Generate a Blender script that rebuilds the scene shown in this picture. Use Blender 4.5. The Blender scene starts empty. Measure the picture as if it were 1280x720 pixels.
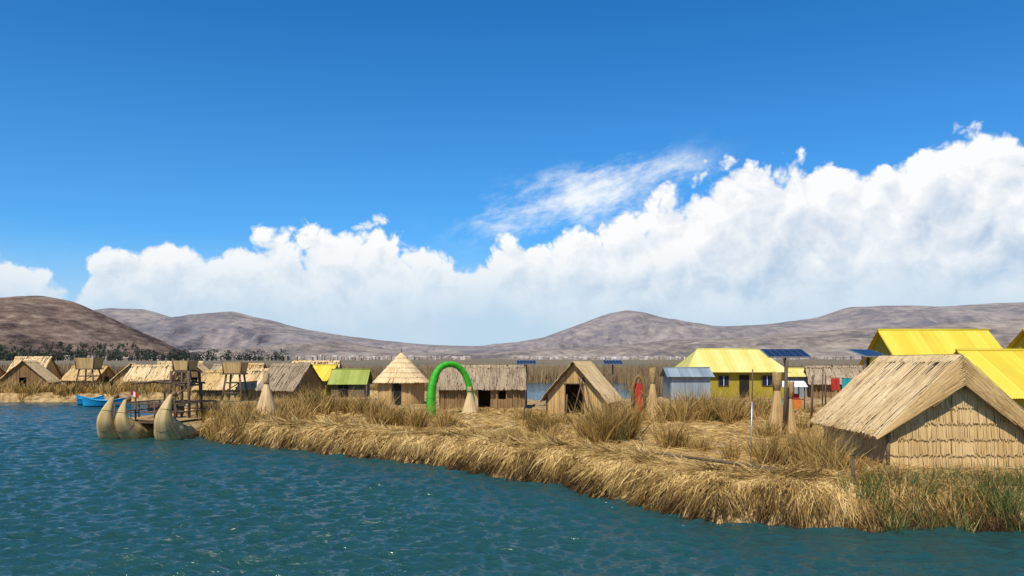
import bpy, math, random
import numpy as np
from mathutils import Vector, Matrix
R = np.random.default_rng(7); random.seed(7)
S = bpy.context.scene
S.view_settings.view_transform='Standard'; S.view_settings.look='None'; S.view_settings.exposure=0
col = S.collection
Z0 = 0.85   # top of the reed island

# ------------------------------------------------------------------ materials
def newmat(name):
    m=bpy.data.materials.new(name); m.use_nodes=True
    nt=m.node_tree; b=nt.nodes['Principled BSDF']
    b.inputs['Specular IOR Level'].default_value=0.25
    return m,nt,b
def ramp(nt,fac,cols):
    r=nt.nodes.new('ShaderNodeValToRGB'); e=r.color_ramp.elements
    while len(e)<len(cols): e.new(0.5)
    for i,c in enumerate(cols):
        e[i].position=i/(len(cols)-1); e[i].color=(*c,1)
    nt.links.new(fac,r.inputs[0]); return r.outputs[0]
def straw_mat(name,cols,transl=0.0,rough=0.7,noise_scale=1.2,noise_amt=0.35):
    m,nt,b=newmat(name)
    a=nt.nodes.new('ShaderNodeAttribute'); a.attribute_name='rnd'
    tc=nt.nodes.new('ShaderNodeTexCoord')
    n=nt.nodes.new('ShaderNodeTexNoise'); n.inputs['Scale'].default_value=noise_scale; n.inputs['Detail'].default_value=2
    nt.links.new(tc.outputs['Object'],n.inputs['Vector'])
    ma=nt.nodes.new('ShaderNodeMath'); ma.operation='MULTIPLY_ADD'
    nt.links.new(n.outputs['Fac'],ma.inputs[0]); ma.inputs[1].default_value=noise_amt*2; ma.inputs[2].default_value=-noise_amt
    ad=nt.nodes.new('ShaderNodeMath'); ad.operation='ADD'; ad.use_clamp=True
    nt.links.new(a.outputs['Fac'],ad.inputs[0]); nt.links.new(ma.outputs[0],ad.inputs[1])
    c=ramp(nt,ad.outputs[0],cols)
    nt.links.new(c,b.inputs['Base Color']); b.inputs['Roughness'].default_value=rough
    if transl>0:
        t=nt.nodes.new('ShaderNodeBsdfTranslucent'); nt.links.new(c,t.inputs['Color'])
        mx=nt.nodes.new('ShaderNodeMixShader'); mx.inputs[0].default_value=transl
        out=[x for x in nt.nodes if x.type=='OUTPUT_MATERIAL'][0]
        nt.links.new(b.outputs[0],mx.inputs[1]); nt.links.new(t.outputs[0],mx.inputs[2]); nt.links.new(mx.outputs[0],out.inputs[0])
    return m
def noise_mat(name,cols,scale=3,rough=0.8,stretch=(1,1,1),bump=0.0,metal=0,detail=4,bdist=0.05):
    m,nt,b=newmat(name)
    tc=nt.nodes.new('ShaderNodeTexCoord'); mp=nt.nodes.new('ShaderNodeMapping'); mp.inputs['Scale'].default_value=stretch
    nt.links.new(tc.outputs['Object'],mp.inputs[0])
    n=nt.nodes.new('ShaderNodeTexNoise'); n.inputs['Scale'].default_value=scale; n.inputs['Detail'].default_value=detail
    n.inputs['Roughness'].default_value=0.6
    nt.links.new(mp.outputs[0],n.inputs['Vector'])
    mr=nt.nodes.new('ShaderNodeMapRange'); mr.inputs['From Min'].default_value=0.28; mr.inputs['From Max'].default_value=0.72
    nt.links.new(n.outputs['Fac'],mr.inputs[0])
    nt.links.new(ramp(nt,mr.outputs[0],cols),b.inputs['Base Color'])
    b.inputs['Roughness'].default_value=rough; b.inputs['Metallic'].default_value=metal
    if bump>0:
        bp=nt.nodes.new('ShaderNodeBump'); bp.inputs['Strength'].default_value=bump; bp.inputs['Distance'].default_value=bdist
        nt.links.new(n.outputs['Fac'],bp.inputs['Height']); nt.links.new(bp.outputs[0],b.inputs['Normal'])
    return m
def warm(P,k=0.82): return [(r*1.03,g*0.975,b*k) for r,g,b in P]
CREAM=warm([(0.26,0.165,0.075),(0.48,0.335,0.165),(0.64,0.48,0.265),(0.74,0.59,0.37)],0.88)
TAN  =warm([(0.20,0.12,0.05),(0.38,0.245,0.11),(0.52,0.355,0.165),(0.63,0.46,0.25)])
GREY =[(0.14,0.095,0.055),(0.26,0.185,0.11),(0.37,0.275,0.17),(0.47,0.365,0.235)]
BROWN=warm([(0.08,0.045,0.02),(0.17,0.10,0.045),(0.27,0.17,0.08),(0.36,0.245,0.125)])
GOLD =warm([(0.045,0.024,0.008),(0.22,0.13,0.042),(0.50,0.33,0.125),(0.74,0.55,0.27)],0.78)
GRASSC=warm([(0.11,0.062,0.016),(0.28,0.17,0.045),(0.47,0.31,0.10),(0.66,0.48,0.205)],0.85)
GREENC=[(0.05,0.065,0.012),(0.11,0.14,0.03),(0.21,0.21,0.06),(0.45,0.35,0.14)]
m_cream=straw_mat('straw_cream',CREAM); m_tan=straw_mat('straw_tan',TAN); m_grey=straw_mat('straw_weathered',GREY)
m_brown=straw_mat('straw_brown',BROWN); m_gold=straw_mat('straw_gold',GOLD,0.10,noise_scale=0.7,noise_amt=0.3)
m_grass=straw_mat('dry_grass_mat',GRASSC,0.25,noise_scale=0.5,noise_amt=0.3); m_green=straw_mat('green_reed_mat',GREENC,0.25,noise_scale=0.6)
m_under=noise_mat('thatch_under',[(0.09,0.06,0.028),(0.20,0.135,0.065),(0.32,0.225,0.115)],scale=8,stretch=(1,1,6),bump=0.5)
m_wood=noise_mat('weathered_wood',[(0.07,0.042,0.025),(0.17,0.115,0.07)],scale=5,stretch=(4,4,0.6))
m_yellow=straw_mat('yellow_metal',[(0.54,0.40,0.03),(0.66,0.50,0.045),(0.73,0.57,0.08)],rough=0.5,noise_scale=0.4,noise_amt=0.5)
m_ywall=noise_mat('yellow_paint',[(0.30,0.225,0.02),(0.42,0.32,0.035)],scale=1.5)
m_ypale=straw_mat('pale_yellow_metal',[(0.56,0.48,0.10),(0.66,0.57,0.17),(0.72,0.64,0.27)],rough=0.5,noise_scale=0.4)
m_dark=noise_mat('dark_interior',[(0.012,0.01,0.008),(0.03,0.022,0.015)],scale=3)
m_metal=straw_mat('grey_corrugated',[(0.16,0.19,0.21),(0.27,0.31,0.33),(0.38,0.42,0.44)],rough=0.45,noise_scale=0.5)
m_white=noise_mat('white_paint',[(0.62,0.62,0.6),(0.78,0.78,0.75)],scale=4)
m_panel=noise_mat('solar_cell',[(0.01,0.016,0.035),(0.018,0.026,0.055)],scale=2,rough=0.2)
m_alu=noise_mat('aluminium',[(0.45,0.46,0.48),(0.6,0.6,0.62)],scale=5,rough=0.35,metal=0.8)
m_arch=straw_mat('arch_green',[(0.015,0.17,0.008),(0.035,0.34,0.012),(0.07,0.46,0.025)],rough=0.6,noise_scale=4,noise_amt=0.2)
m_greenroof=straw_mat('green_roof',[(0.22,0.25,0.04),(0.32,0.34,0.07),(0.4,0.41,0.12)],rough=0.5)
m_blue=noise_mat('blue_boat_paint',[(0.01,0.22,0.42),(0.02,0.33,0.58)],scale=2,rough=0.4)
m_red=noise_mat('red_cloth',[(0.35,0.02,0.015),(0.55,0.05,0.03)],scale=4)
m_teal=noise_mat('teal_cloth',[(0.01,0.25,0.28),(0.03,0.38,0.38)],scale=4)
m_orange=noise_mat('orange_cloth',[(0.6,0.14,0.02),(0.7,0.22,0.04)],scale=4)

# ------------------------------------------------------------------ mesh helpers
def link(o,parent=None):
    col.objects.link(o)
    if parent is not None: o.parent=parent
    return o
def empty(name,loc=(0,0,0),yaw=0):
    e=bpy.data.objects.new(name,None); e.location=loc; e.rotation_euler=(0,0,yaw); e.empty_display_size=0.3
    return link(e)
def quads(name,V,F,mat,parent=None,rnd=None,smooth=False):
    V=np.asarray(V,dtype=np.float32).reshape(-1,3); F=np.asarray(F,dtype=np.int32).reshape(-1,4)
    me=bpy.data.meshes.new(name)
    me.vertices.add(len(V)); me.vertices.foreach_set('co',V.ravel())
    me.loops.add(len(F)*4); me.loops.foreach_set('vertex_index',F.ravel())
    me.polygons.add(len(F)); me.polygons.foreach_set('loop_start',np.arange(len(F),dtype=np.int32)*4)
    if smooth: me.polygons.foreach_set('use_smooth',np.ones(len(F),dtype=bool))
    me.update(calc_edges=True)
    if rnd is not None:
        a=me.attributes.new('rnd','FLOAT','POINT'); a.data.foreach_set('value',np.asarray(rnd,dtype=np.float32))
    me.materials.append(mat)
    return link(bpy.data.objects.new(name,me),parent)
def poly(name,V,F,mat,parent=None,smooth=False):
    me=bpy.data.meshes.new(name); me.from_pydata([tuple(map(float,v)) for v in V],[],F); me.update()
    if smooth:
        for p in me.polygons: p.use_smooth=True
    me.materials.append(mat); return link(bpy.data.objects.new(name,me),parent)
def norm(a): return a/np.maximum(np.linalg.norm(a,axis=-1,keepdims=True),1e-9)
class Strips:
    """collects reeds (rounded ridge strips) into one mesh"""
    def __init__(s): s.V=[];s.F=[];s.r=[];s.n=0
    def add(s,P0,P1,N,w,rnd,h=0.4):
        P0=np.asarray(P0,float).reshape(-1,3);P1=np.asarray(P1,float).reshape(-1,3)
        n=len(P0)
        if n==0: return
        N=np.broadcast_to(np.asarray(N,float),(n,3)); w=np.broadcast_to(np.asarray(w,float),(n,))[:,None]
        rnd=np.broadcast_to(np.asarray(rnd,float),(n,))
        sd=norm(np.cross(P1-P0,N))*w/2; up=norm(N)*w*h
        V=np.stack([P0-sd,P0+up,P0+sd,P1-sd,P1+up,P1+sd],1).reshape(-1,3)
        b=(np.arange(n)*6)[:,None]+s.n
        F=np.concatenate([b+np.array([0,1,4,3]),b+np.array([1,2,5,4])],0)
        s.V.append(V);s.F.append(F);s.r.append(np.repeat(rnd,6)); s.n+=n*6
    def build(s,name,mat,parent=None):
        if s.n==0: return
        return quads(name,np.concatenate(s.V),np.concatenate(s.F),mat,parent,np.concatenate(s.r))
def blades(name,P,D,w,rnd,mat,bend=0.25,parent=None):
    """grass blades: P base, D full vector, bends over"""
    n=len(P); w=np.broadcast_to(w,(n,))[:,None]
    rd=norm(np.stack([R.normal(size=n),R.normal(size=n),np.zeros(n)],1))
    sd=norm(np.cross(D,rd)+1e-6)*w/2
    L=np.linalg.norm(D,axis=1,keepdims=True)
    bd=norm(np.stack([R.normal(size=n),R.normal(size=n),-0.5*np.ones(n)],1))*L*bend*R.uniform(0.2,1.2,(n,1))
    M=P+D*0.55; T=P+D+bd
    V=np.stack([P-sd,P+sd,M-sd*0.8,M+sd*0.8,T-sd*0.15,T+sd*0.15],1).reshape(-1,3)
    b=(np.arange(n)*6)[:,None]
    F=np.concatenate([b+np.array([0,1,3,2]),b+np.array([2,3,5,4])],0)
    return quads(name,V,F,mat,parent,np.repeat(rnd,6))
def box(name,c,s,mat,parent=None,rot=None,bev=0.0):
    x,y,z=[k/2 for k in s]
    V=[Vector((sx*x,sy*y,sz*z)) for sz in(-1,1) for sy in(-1,1) for sx in(-1,1)]
    if rot: 
        m=Matrix.Rotation(rot[2],3,'Z')@Matrix.Rotation(rot[1],3,'Y')@Matrix.Rotation(rot[0],3,'X'); V=[m@v for v in V]
    V=[v+Vector(c) for v in V]
    F=[(0,2,3,1),(4,5,7,6),(0,1,5,4),(2,6,7,3),(0,4,6,2),(1,3,7,5)]
    return poly(name,V,F,mat,parent)
def tube(name,pts,rad,mat,parent=None,seg=8,rnd=False,sx=1.0):
    P=[Vector(p) for p in pts]; n=len(P)
    rad=rad if hasattr(rad,'__len__') else [rad]*n
    V=[];up=None
    for i in range(n):
        t=(P[min(i+1,n-1)]-P[max(i-1,0)]).normalized()
        if up is None: up=t.orthogonal().normalized()
        up=(up-t*up.dot(t)).normalized(); s=t.cross(up)
        for k in range(seg):
            a=2*math.pi*k/seg; V.append(P[i]+(up*math.cos(a)*sx+s*math.sin(a))*rad[i])
    F=[(i*seg+k,i*seg+(k+1)%seg,(i+1)*seg+(k+1)%seg,(i+1)*seg+k) for i in range(n-1) for k in range(seg)]
    if rnd:
        r=np.tile(R.uniform(0.25,0.95,seg),n)
        return quads(name,[tuple(v) for v in V],F,mat,parent,r,smooth=False)
    F.append(tuple(range(seg-1,-1,-1))); F.append(tuple((n-1)*seg+k for k in range(seg)))
    return poly(name,V,F,mat,parent,smooth=True)

# value noise
def _h(ix,iy,s):
    ix=ix.astype(np.int64);iy=iy.astype(np.int64)
    n=(ix*374761393+iy*668265263+s*1274126177)&0x7fffffff
    n=((n^(n>>13))*1274126177)&0x7fffffff
    return ((n^(n>>16))&0xffff)/65535.0
def vn(x,y,s=0):
    ix=np.floor(x);iy=np.floor(y);fx=x-ix;fy=y-iy;fx=fx*fx*(3-2*fx);fy=fy*fy*(3-2*fy)
    a=_h(ix,iy,s);b=_h(ix+1,iy,s);c=_h(ix,iy+1,s);d=_h(ix+1,iy+1,s)
    return (a*(1-fx)+b*fx)*(1-fy)+(c*(1-fx)+d*fx)*fy
def fbm(x,y,o=5,s=0,ridged=False):
    t=0;a=0.5
    for i in range(o):
        v=vn(x,y,s+i)
        if ridged: v=1-abs(2*v-1)
        t=t+a*v; a*=0.5; x,y=x*1.8-y*0.9+3.1,y*1.8+x*0.9+1.7
    return t

# ------------------------------------------------------------------ water
def water():
    r=np.concatenate([np.geomspace(2,10,30,endpoint=False),np.geomspace(10,110,860,endpoint=False),np.geomspace(110,9000,50)])
    a=np.concatenate([np.linspace(-2.0,-0.72,30,endpoint=False),np.linspace(-0.72,0.62,620,endpoint=False),np.linspace(0.62,2.0,30)])
    rr,aa=np.meshgrid(r,a,indexing='ij'); X=rr*np.sin(aa);Y=rr*np.cos(aa)
    sp=rr*0.0027
    Z=np.zeros_like(X);DX=np.zeros_like(X);DY=np.zeros_like(X)
    for i in range(90):
        lam=0.19*(6.5**(R.uniform(0,1)**1.05)); th=math.radians(-72)+R.normal()*0.62
        k=2*math.pi/lam; kx,ky=k*math.cos(th),k*math.sin(th)
        am=0.050/k*(0.7 if lam>0.9 else 1.0)*np.clip((lam/sp-2.3)/2.3,0,1)*np.clip(1.3-rr/150,0,1)
        ph=kx*X+ky*Y+R.uniform(0,6.28)
        Z+=am*np.sin(ph); DX+=am*math.cos(th)*np.cos(ph); DY+=am*math.sin(th)*np.cos(ph)
    patch=0.6+0.8*fbm(X*0.11,Y*0.11,3,11)
    Z*=patch
    V=np.stack([X+DX*0.9,Y+DY*0.9,Z],-1).reshape(-1,3)
    n,m=X.shape; i,j=np.meshgrid(np.arange(n-1),np.arange(m-1),indexing='ij'); b=(i*m+j)
    F=np.stack([b,b+1,b+m+1,b+m],-1).reshape(-1,4)[:,::-1]
    mt,nt,bs=newmat('lake_water')
    bs.inputs['Roughness'].default_value=0.10; bs.inputs['IOR'].default_value=1.33; bs.inputs['Specular IOR Level'].default_value=0.48
    tc=nt.nodes.new('ShaderNodeTexCoord')
    n0=nt.nodes.new('ShaderNodeTexNoise'); n0.inputs['Scale'].default_value=0.08; n0.inputs['Detail'].default_value=3
    nt.links.new(tc.outputs['Object'],n0.inputs['Vector'])
    nt.links.new(ramp(nt,n0.outputs['Fac'],[(0.012,0.048,0.044),(0.020,0.074,0.068)]),bs.inputs['Base Color'])
    mp=nt.nodes.new('ShaderNodeMapping'); mp.inputs['Rotation'].default_value=(0,0,math.radians(18)); mp.inputs['Scale'].default_value=(0.6,1.5,1)
    nt.links.new(tc.outputs['Object'],mp.inputs[0])
    n1=nt.nodes.new('ShaderNodeTexNoise'); n1.inputs['Scale'].default_value=5.0; n1.inputs['Detail'].default_value=4; n1.inputs['Roughness'].default_value=0.6
    nt.links.new(mp.outputs[0],n1.inputs['Vector'])
    bp=nt.nodes.new('ShaderNodeBump'); bp.inputs['Strength'].default_value=0.9; bp.inputs['Distance'].default_value=0.085
    nt.links.new(n1.outputs['Fac'],bp.inputs['Height']); nt.links.new(bp.outputs[0],bs.inputs['Normal'])
    quads('lake_water',V,F,mt,smooth=True)
water()

# ------------------------------------------------------------------ islands
SHORE=np.array([(-17.2,43.6),(-16.3,42.4),(-13.1,38.6),(-9.7,36),(-6.3,33.4),(-3.1,31.0),(-0.56,28.4),(1.58,26.2),(2.8,23.6),(3.83,21.5),(5.1,20.1),(6.9,19.4),(8.1,19.3),(9.7,19.1),(12.1,19.0),(18,18.6),(34,18.0)],float)
BACK=np.array([(60,40),(60,78),(30,76),(14,72),(5,66),(-10,69),(-22,64),(-24,56),(-20,48)],float)
def sdist(X,Y,poly_):
    P=np.stack([X,Y],-1)[...,None,:]; A=poly_;B=np.roll(poly_,-1,0); d=B-A
    t=np.clip(((P-A)*d).sum(-1)/(d*d).sum(-1),0,1); q=A+t[...,None]*d
    dist=np.sqrt(((P-q)**2).sum(-1)).min(-1)
    x=X[...,None];y=Y[...,None]
    c=((A[:,1]>y)!=(B[:,1]>y))&(x<(B[:,0]-A[:,0])*(y-A[:,1])/(B[:,1]-A[:,1]+1e-12)+A[:,0])
    ins=(c.sum(-1)%2)==1
    return np.where(ins,dist,-dist)
def wobble(X,Y): return (fbm(X*0.55,Y*0.55,3,21)-0.45)*1.7
def height(X,Y,pl,top=Z0):
    d=sdist(X,Y,pl)+wobble(X,Y)
    t=np.clip((d+0.1)/1.05,0,1)
    return -0.25+(top+0.25)*(1-(1-t)**2.6)+ (fbm(X*1.3,Y*1.3,4,5)-0.45)*0.42*np.clip(d,0,1), d
MAIN=np.concatenate([SHORE,BACK])
m_isl=noise_mat('straw_litter',warm([(0.12,0.075,0.033),(0.34,0.23,0.105),(0.53,0.385,0.20)]),scale=2.2,bump=0.8,detail=6,bdist=0.08)
def island(name,pl,x0,x1,y0,y1,st):
    x=np.arange(x0,x1,st);y=np.arange(y0,y1,st);X,Y=np.meshgrid(x,y,indexing='ij')
    Z,d=height(X,Y,pl)
    n,m=X.shape;i,j=np.meshgrid(np.arange(n-1),np.arange(m-1),indexing='ij');b=i*m+j
    ok=(d[:-1,:-1]>-0.8)|(d[1:,1:]>-0.8)
    b=b[ok]; F=np.stack([b,b+m,b+m+1,b+1],-1)
    return quads(name,np.stack([X,Y,Z],-1),F,m_isl,smooth=True)
island('reed_island',MAIN,-26,62,17,80,0.3)
FAR=np.array([(-95,88),(-60,80.5),(-46,79),(-35,81),(-27,84),(-8,87),(-6,120),(-95,125)],float)
island('reed_island',FAR,-97,-4,77,126,0.8)

# bank straw (hanging) --------------------------------------------------
def bank(n,name,x0,x1):
    seg=np.diff(SHORE,axis=0);L=np.linalg.norm(seg,axis=1)
    mid=(SHORE[:-1]+SHORE[1:])/2
    wt=L*np.clip(30/mid[:,1],0.5,1.8)**1.6*((mid[:,0]>x0)&(mid[:,0]<x1)); wt/=wt.sum()
    k=R.choice(len(seg),n,p=wt); t=R.random(n)
    tg=norm(seg[k]); out=np.stack([tg[:,1],-tg[:,0]],1)   # outward
    d=R.uniform(-0.35,2.3,n)
    XY=SHORE[k]+seg[k]*t[:,None]-out*d[:,None]
    z,dd=height(XY[:,0],XY[:,1],MAIN)
    P=np.stack([XY[:,0],XY[:,1],z+R.uniform(0,0.14,n)],1)
    steep=np.clip(1.5-dd/1.25,0.0,1.6)
    ta=fbm(XY[:,0]*1.1,XY[:,1]*1.1,2,41)*9
    stray=(R.random(n)<0.33)      # broken stalks lying every way
    jit=np.where(stray,1.4,0.42)
    D=np.stack([out[:,0]*0.7+R.normal(size=n)*jit+np.cos(ta)*0.3,out[:,1]*0.7+R.normal(size=n)*jit+np.sin(ta)*0.3,-steep*1.6+R.normal(size=n)*0.3+0.12],1)
    D=norm(D)*(R.uniform(0.15,0.9,n)**1.2*(0.65+0.8*fbm(XY[:,0]*1.6,XY[:,1]*1.6,2,51)))[:,None]
    clump=fbm(XY[:,0]*1.7,XY[:,1]*1.7,3,31); big=fbm(XY[:,0]*0.45,XY[:,1]*0.45,2,33)
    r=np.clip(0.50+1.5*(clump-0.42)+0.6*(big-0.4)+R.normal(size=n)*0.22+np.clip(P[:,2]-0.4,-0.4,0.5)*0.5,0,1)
    w=0.021*np.clip(XY[:,1]/24,0.8,1.8)*R.uniform(0.6,1.4,n)
    ok=(z>-0.15)&(dd>-0.3)
    P,D,r,w=P[ok],D[ok],r[ok],w[ok]
    low=(P[:,2]+D[:,2])<-0.08; D[low,2]=-0.08-P[low,2]
    r=r*np.clip((P[:,2]-0.15)/0.55,0.12,1)     # wet straw plus undercut shade, both painted dark towards the waterline
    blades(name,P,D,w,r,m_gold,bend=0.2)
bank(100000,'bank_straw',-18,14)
def litter(n):
    Y=18+ (R.random(n)**1.6)*34; X=R.uniform(-0.75,0.72,n)*Y
    z,d=height(X,Y,MAIN); ok=d>0.7; X,Y,z=X[ok],Y[ok],z[ok]; n=len(X)
    a=R.uniform(0,6.28,n)
    D=np.stack([np.cos(a),np.sin(a)*0.8,R.normal(size=n)*0.16+0.04],1)*R.uniform(0.2,0.7,n)[:,None]
    r=np.clip(0.76+R.normal(size=n)*0.18+0.7*(fbm(X*0.8,Y*0.8,3,8)-0.45),0,1)
    blades('straw_litter',np.stack([X,Y,z+R.uniform(0,0.07,n)],1),D,0.02*np.clip(Y/24,0.8,2),r,m_gold,bend=0.1)
litter(65000)

def clumps(name,C,mat,pl=MAIN,w=0.019,spread=0.35,lo=0.45):
    Ps=[];Ds=[];rs=[];ws=[]
    for (x,y,rad,h,n) in C:
        k=max(1,int(rad*6)); cen=R.normal(size=(k,2))*rad*0.5
        idx=R.integers(0,k,n); q=cen[idx]+R.normal(size=(n,2))*0.13
        X=x+q[:,0];Y=y+q[:,1]; z,d=height(X,Y,pl)
        lean=np.stack([q[:,0]-cen[idx,0],q[:,1]-cen[idx,1]],1)*1.8+R.normal(size=(n,2))*spread*0.5
        hh=h*R.uniform(0.3,1.15,n)*(0.6+0.6*R.random(k)[idx])
        D=np.stack([lean[:,0]*hh,lean[:,1]*hh,hh],1)
        ok=d>-0.35
        Ps.append(np.stack([X,Y,np.maximum(z,-0.05)-0.03],1)[ok]);Ds.append(D[ok])
        rs.append(np.clip(lo+R.normal(size=n)*0.22+0.12*R.normal(size=k)[idx],0,1)[ok])
        ws.append(np.full(n,w*np.clip(y/24,0.8,2.2))[ok])
    blades(name,np.concatenate(Ps),np.concatenate(Ds),np.concatenate(ws),np.concatenate(rs),mat,bend=0.32)
C=[(-12.3,50,1.6,1.7,700),(-10.5,49,1.5,1.4,600),(-8.6,48,1.4,1.1,500),(-5.8,38.5,0.9,1.35,700),(-4.4,38,0.9,1.3,600),(-3.4,38.6,0.7,1.1,400),
 (1.2,34.5,0.6,1.1,420),(2.0,34,0.5,0.9,300),(4.0,30.8,0.7,2.1,900),(4.6,31.2,0.6,1.7,500),(3.1,32.5,0.7,1.3,450),(3.5,31.5,0.6,1.5,450),
 (5.9,28.8,0.5,1.1,400),(6.5,28.2,0.4,0.8,220),(9.4,42,1.2,1.6,700),(11,42,1.4,1.8,900),(12.6,43,1.2,1.5,500),(8.2,41,0.9,1.2,400),(10.4,45,1.4,1.7,500),(14,46,1.2,1.6,500),
 (8.0,23.9,0.6,1.0,650),(8.8,23.2,0.7,1.1,700),(9.3,22.4,0.5,0.85,450),(8.7,25.0,0.8,1.15,600),(7.5,25.6,0.6,0.7,300),(10.1,22.9,0.4,0.6,250),
 (1,43,1.2,0.6,250),(6.2,42,1,0.8,350),(2.6,40,1.0,0.7,300),(-13.6,55,1.5,1.5,400),(15,36,1,1.2,400),(13,36.5,0.8,1.1,300),(10.5,33,0.8,0.9,350)]
for i in range(70):
    y=R.uniform(40,50);x=R.uniform(-19.5,-11); C.append((x,y,0.8,R.uniform(0.6,1.3),140))
for i in range(70):
    k=R.integers(1,8);t=R.random(); p=SHORE[k]*(1-t)+SHORE[k+1]*t+np.array([R.uniform(0.2,1.5),R.uniform(1.2,5)])
    C.append((p[0],p[1],0.5,R.uniform(0.2,0.5),90))
for i in range(50):
    y=R.uniform(38,62);x=R.uniform(-0.32,0.42)*y; C.append((x,y,0.8,R.uniform(0.25,0.6),100))
clumps('dry_grass',C,m_grass,lo=0.55)
G=[]
for i in range(70):
    x=R.uniform(8.6,17);y=R.uniform(18.9,20.4); G.append((x,y,0.45,R.uniform(0.4,0.95),75))
clumps('totora_reeds',G,m_green,lo=0.45)
G=[(x,y,0.5,h*0.8,n) for x,y,h,n in [(-12.2,49.4,1.8,260),(-11.2,49,1.6,240),(3.9,30.6,1.5,110),(10.9,41.7,1.4,130),(8.8,22.9,0.9,110)]]
clumps('green_reed_clump',G,m_green,lo=0.3)
G=[(R.uniform(8.8,17),R.uniform(19.4,21.2),0.5,R.uniform(0.3,0.6),90) for i in range(50)]
clumps('dry_reeds',G,m_gold,lo=0.5)
G=[(R.uniform(-75,-9),0,0.8,R.uniform(0.7,1.5),70) for i in range(330)]
G=[(x,np.interp(x,[-95,-60,-46,-35,-27,-8],[88,80.5,79,81,84,87])+R.uniform(0.3,5),r,h,n) for x,_,r,h,n in G]
clumps('distant_grass',G,m_grass,FAR,w=0.028,lo=0.6)

# ------------------------------------------------------------------ hut builder
def wall_panel(st,V,F,A,B,topf,openings,sp,lo=0.55,tier=0.0,proud=0.03):
    A=np.array(A,float);B=np.array(B,float);L=np.linalg.norm(B-A);u=(B-A)/L;n=np.array([u[1],-u[0],0.0])
    br=sorted(set([0,L/2,L]+[o[0] for o in openings]+[o[1] for o in openings]))
    def pt(s,z): return (A[0]+u[0]*s,A[1]+u[1]*s,z)
    for a,b in zip(br[:-1],br[1:]):
        ops=[o for o in openings if o[0]<=a+1e-6 and o[1]>=b-1e-6]
        iv=[];z=0
        for o in sorted(ops,key=lambda q:q[2]):
            if o[2]>z+1e-3: iv.append(((z,z),(o[2],o[2])))
            z=o[3]
        iv.append(((z,z),(topf(a/L),topf(b/L))))
        for (l0,l1),(h0,h1) in iv:
            k=len(V);V+= [pt(a,l0),pt(b,l1),pt(b,h1),pt(a,h0)];F.append((k,k+1,k+2,k+3))
    if st is None: return
    s=np.arange(sp/2,L,sp); s=s+R.normal(size=len(s))*sp*0.15
    P0=[];P1=[];rr=[]
    for q in s:
        T=topf(min(max(q/L,0),1)); ops=sorted([o for o in openings if o[0]-0.01<q<o[1]+0.01],key=lambda q:q[2])
        z=0.0;iv=[]
        for o in ops:
            if o[2]>z+1e-3: iv.append((z,o[2]))
            z=o[3]
        iv.append((z,T))
        r=np.clip(lo+R.normal()*0.16,0,1)
        for a,b in iv:
            if tier>0:
                zz=a;ti=0
                while zz<b-0.02:
                    e=min(b,zz+tier+0.05); j=R.normal()*0.015
                    P0.append(np.array(pt(q+R.normal()*sp*0.5,zz+R.normal()*0.03))+n*(proud+0.035)); P1.append(np.array(pt(q,e+j))+n*proud*0.5); rr.append(np.clip(r+R.normal()*0.12+0.08*math.sin(q*3+ti*2)+0.05*math.sin(q*11+ti),0,1))
                    zz+=tier;ti+=1
            else:
                P0.append(np.array(pt(q+R.normal()*sp*0.3,a))+n*proud);P1.append(np.array(pt(q,b))+n*proud);rr.append(r)
    st.add(np.array(P0),np.array(P1),n,sp*1.25,np.array(rr))
def roof_slopes(st,V,F,w,l,wallh,peak,ov,ovf,sp,slen,lo,sides=(-1,1),lift=0.05):
    hw=w/2; sl=(peak-wallh)/hw; ez=wallh-sl*ov
    for s in sides:
        k=len(V)
        V+=[(0,-l/2-ovf,peak),(0,l/2+ovf,peak),(s*(hw+ov),l/2+ovf,ez),(s*(hw+ov),-l/2-ovf,ez)]
        F.append((k,k+1,k+2,k+3) if s>0 else (k+3,k+2,k+1,k))
        Ls=math.hypot(hw+ov,peak-ez); dirv=np.array([s*(hw+ov),0,ez-peak])/Ls; N=np.array([s*(peak-ez),0,hw+ov])/Ls
        ll=l+2*ovf; n=int(ll/sp*Ls/slen*2.4)
        t=R.random(n)*1.05-0.03; Lr=slen*R.uniform(0.7,1.25,n); y=R.uniform(-ll/2,ll/2,n)
        t0=np.clip(t*Ls,0,Ls-0.15); t1=np.minimum(t0+Lr,Ls+R.uniform(0.0,0.16,n))
        dy=R.normal(size=n)*0.035*Lr
        li=R.uniform(0.015,lift,n)
        wav=0.05*(fbm(y*0.9+5*s,t0*0.9,2,71)-0.4)
        P0=np.array([0,0,peak])+dirv*t0[:,None]+N*(li+wav)[:,None]; P0[:,1]+=y
        P1=np.array([0,0,peak])+dirv*t1[:,None]+N*(li*0.5+0.03+wav)[:,None]; P1[:,1]+=y+dy
        over=t1>Ls; P1[over,2]-=0.05
        pat=fbm(y*1.1+3*s,t1*0.6,3,77)-0.45
        st.add(P0,P1,N,sp*1.1,np.clip(lo+R.normal(size=n)*0.14+pat*0.55,0,1))
    n=int((l+2*ovf)/sp*1.6)
    for s in sides:
        y=R.uniform(-l/2-ovf,l/2+ovf,n); e=R.uniform(0.15,0.32,n)
        Ls=math.hypot(hw+ov,peak-ez); dirv=np.array([s*(hw+ov),0,ez-peak])/Ls;N=np.array([s*(peak-ez),0,hw+ov])/Ls
        P0=np.stack([np.zeros(n)-s*0.02,y,np.full(n,peak+0.09)],1);P1=np.array([0,0,peak])+dirv*e[:,None]+N*0.075;P1[:,1]+=y+R.normal(size=n)*0.03
        st.add(P0,P1,N,sp*1.2,np.clip(lo-0.05+R.normal(size=n)*0.15,0,1))
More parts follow.
